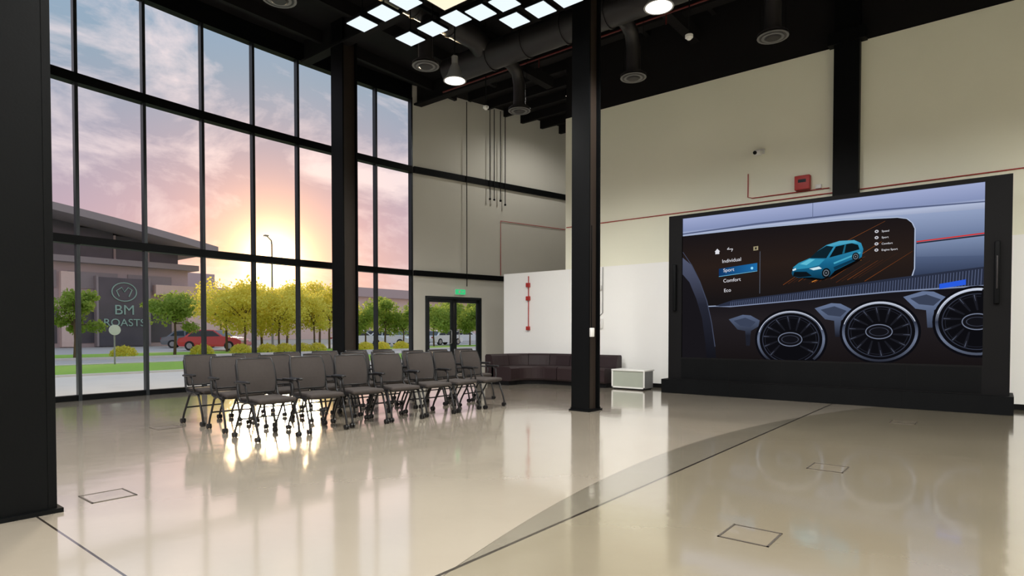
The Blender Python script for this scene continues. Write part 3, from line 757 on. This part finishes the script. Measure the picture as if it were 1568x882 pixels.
# shopping mall
b = MB()
b.box(-90, -60, -30, 25.5, -.1, 7.0, 'bldm')
b.box(-90, -59.2, -30, 26.2, 7.0, 7.5, 'bld')
vs = []; fs = []; n = 20
for i in range(n+1):
    t = i/n; yy = -30+57*t; z = 13.0-4.4*t**2.6
    vs += [(-57.0, yy, z), (-57.0, yy, z+.6), (-92, yy, z+1.5), (-92, yy, z)]
for i in range(n):
    for j in range(4): fs.append((i*4+j, (i+1)*4+j, (i+1)*4+(j+1) % 4, i*4+(j+1) % 4))
fs += [(0,1,2,3), tuple(n*4+j for j in (3,2,1,0))]
b.add(vs, fs, 'bld')
for i in range(20):
    y0 = -29+i*2.7
    ztop = 12.8-4.4*((y0+30)/57)**2.6
    b.box(-89, -60.9, y0, y0+2.7, 7.5, ztop, 'bldd'); b.box(-60.95, -60.7, y0, y0+.15, 7.5, ztop, 'bldm')
for i in range(12):
    y0 = -28+i*4.4
    b.box(-60.3, -59.9, y0, y0+3.6, 4.9, 6.3, 'bld')
    b.box(-60.3, -59.95, y0, y0+3.6, .3, 3.0, 'bldd')
    b.box(-60.3, -59.7, y0-.3, y0+4.0, 3.3, 3.7, 'bld2')
y0 = ray(148, -60)[1]; y1 = ray(224, -60)[1]
b.box(-60.2, -59.3, y0, y1, 0, 5.9, 'bldd'); b.box(-60.2, -59.25, y0-.15, y0, 0, 6.0, 'bld'); b.box(-60.2, -59.25, y1, y1+.15, 0, 6.0, 'bld')
b.box(-60.2, -59.2, y1+.6, y1+9, 4.6, 5.5, 'bld2')
b.box(-60.2, -59.4, ray(92, -60)[1], ray(116, -60)[1], 0, 6.2, 'bld2')
yc = (y0+y1)/2; xs = -59.25
b.tube([(xs, yc+.95*cos(t*pi/12), 4.7+.8*sin(t*pi/12)) for t in range(25)], .05, 'signl', 6, cap=False)
b.tube([(xs, yc-.4, 4.3), (xs, yc-.6, 4.8), (xs, yc-.2, 5.1), (xs, yc, 4.7), (xs, yc+.3, 5.1), (xs, yc+.6, 4.9), (xs, yc+.35, 4.3)], .05, 'signl', 6)
mall = b.build('shopping_mall_building')
def wtxt(s, x, y, z, size):
    c = bpy.data.curves.new('sign_text', 'FONT'); c.body = s; c.size = size; c.extrude = .03; c.align_x = 'CENTER'
    o = bpy.data.objects.new('sign_text', c); o.location = (x, y, z); o.rotation_euler = (pi/2, 0, pi/2); c.materials.append(M['signl']); scene.collection.objects.link(o); o.parent = mall
wtxt('BM', xs, yc, 2.75, 1.2); wtxt('ROASTS', xs, yc, 1.75, .9)
b = MB(); ya = ray(300, -100)[1]; yb = ray(520, -100)[1]
b.box(-120, -100, ya, yb, -.12, 7.5, 'bld2'); b.box(-120, -99, ya-1, yb+1, 7.5, 8.4, 'bldm')
for i in range(16):
    yy = ya+2+i*(yb-ya-4)/16; b.box(-100.1, -99.9, yy, yy+2.2, 4.0, 6.2, 'bldm')
b.box(-120, -104, ya+5, yb-30, 8.4, 11, 'bldm')
b.build('warehouse_building')
b = MB(); ya = ray(545, -110)[1]; yb = ray(760, -110)[1]
b.box(-140, -110, ya, yb, -.12, 9.0, 'bld2'); b.box(-140, -109, ya-1, yb+1, 9.0, 11, 'bldm')
for i in range(20):
    yy = ya+3+i*(yb-ya-4)/20; b.box(-110.1, -109.9, yy, yy+4.2, 3.0, 5.6, 'bldd')
b.build('office_building')

# ------------------------------------------------------------------ sky & sun
sdir = Vector((-.9335, .532, .118)).normalized()
w = bpy.data.worlds.new('World'); scene.world = w; w.use_nodes = True; nt = w.node_tree
for n in list(nt.nodes): nt.nodes.remove(n)
L = nt.links.new
out = N(nt, 'ShaderNodeOutputWorld'); bg = N(nt, 'ShaderNodeBackground'); bg.inputs[1].default_value = 1.35
tc = N(nt, 'ShaderNodeTexCoord'); sp = N(nt, 'ShaderNodeSeparateXYZ'); L(tc.outputs['Generated'], sp.inputs[0])
rp = N(nt, 'ShaderNodeValToRGB'); L(sp.outputs[2], rp.inputs[0])
els = rp.color_ramp.elements; els[0].position = 0.0; els[0].color = (.62, .43, .38, 1); els[1].position = 1.0; els[1].color = (.55, .75, 1.0, 1)
for p, c in ((.08, (.52, .36, .37)), (.17, (.40, .31, .38)), (.27, (.30, .30, .38)), (.36, (.24, .31, .39)), (.50, (.22, .33, .46))):
    e = els.new(p); e.color = (*c, 1)
mp = N(nt, 'ShaderNodeVectorMath', operation='MULTIPLY'); mp.inputs[1].default_value = (1.0, 1.0, 2.2); L(tc.outputs['Generated'], mp.inputs[0])
no = N(nt, 'ShaderNodeTexNoise'); no.inputs['Scale'].default_value = 4.6; no.inputs['Detail'].default_value = 10; no.inputs['Roughness'].default_value = .6; no.inputs['Distortion'].default_value = .4; L(mp.outputs[0], no.inputs['Vector'])
cr_ = N(nt, 'ShaderNodeValToRGB'); cr_.color_ramp.elements[0].position = .45; cr_.color_ramp.elements[1].position = .64; cr_.color_ramp.elements[1].color = (.9, .9, .9, 1); L(no.outputs['Fac'], cr_.inputs[0])
mx = N(nt, 'ShaderNodeMix', data_type='RGBA'); L(cr_.outputs[0], mx.inputs[0]); L(rp.outputs[0], mx.inputs[6]); mx.inputs[7].default_value = (.72, .61, .62, 1)
dp = N(nt, 'ShaderNodeVectorMath', operation='DOT_PRODUCT'); dp.inputs[1].default_value = tuple(sdir); L(tc.outputs['Generated'], dp.inputs[0])
def powm(src, p, mul):
    a = N(nt, 'ShaderNodeMath', operation='MAXIMUM'); L(src, a.inputs[0]); a.inputs[1].default_value = 0
    c = N(nt, 'ShaderNodeMath', operation='POWER'); L(a.outputs[0], c.inputs[0]); c.inputs[1].default_value = p
    d = N(nt, 'ShaderNodeMath', operation='MULTIPLY'); L(c.outputs[0], d.inputs[0]); d.inputs[1].default_value = mul; return d.outputs[0]
def addc(base, fac, col):
    v = N(nt, 'ShaderNodeVectorMath', operation='SCALE'); v.inputs[0].default_value = col; L(fac, v.inputs['Scale'])
    a = N(nt, 'ShaderNodeVectorMath', operation='ADD'); L(base, a.inputs[0]); L(v.outputs[0], a.inputs[1]); return a.outputs[0]
c = addc(mx.outputs[2], powm(dp.outputs['Value'], 60, .42), (1.0, .36, .0))
c = addc(c, powm(dp.outputs['Value'], 350, .9), (1.0, .52, .10))
c = addc(c, powm(dp.outputs['Value'], 1500, 2.5), (1.0, .75, .42))
L(c, bg.inputs[0]); L(bg.outputs[0], out.inputs[0])

sl = bpy.data.lights.new('sun', 'SUN'); sl.energy = 5.5; sl.color = (1, .72, .42); sl.angle = radians(7)
so = bpy.data.objects.new('sun', sl); scene.collection.objects.link(so); so.rotation_euler = sdir.to_track_quat('Z', 'Y').to_euler(); so.location = (-30, 20, 20)

# ------------------------------------------------------------------ camera
cd = bpy.data.cameras.new('camera'); cam = bpy.data.objects.new('camera', cd); scene.collection.objects.link(cam)
cd.sensor_width = 36; cd.lens = 925/1568*36; cd.shift_y = 86.4/1568; cd.clip_end = 1000; cd.clip_start = .05
cam.location = (0, 0, 1.25); cam.rotation_euler = (radians(90-1.2), 0, radians(38.8))
scene.camera = cam
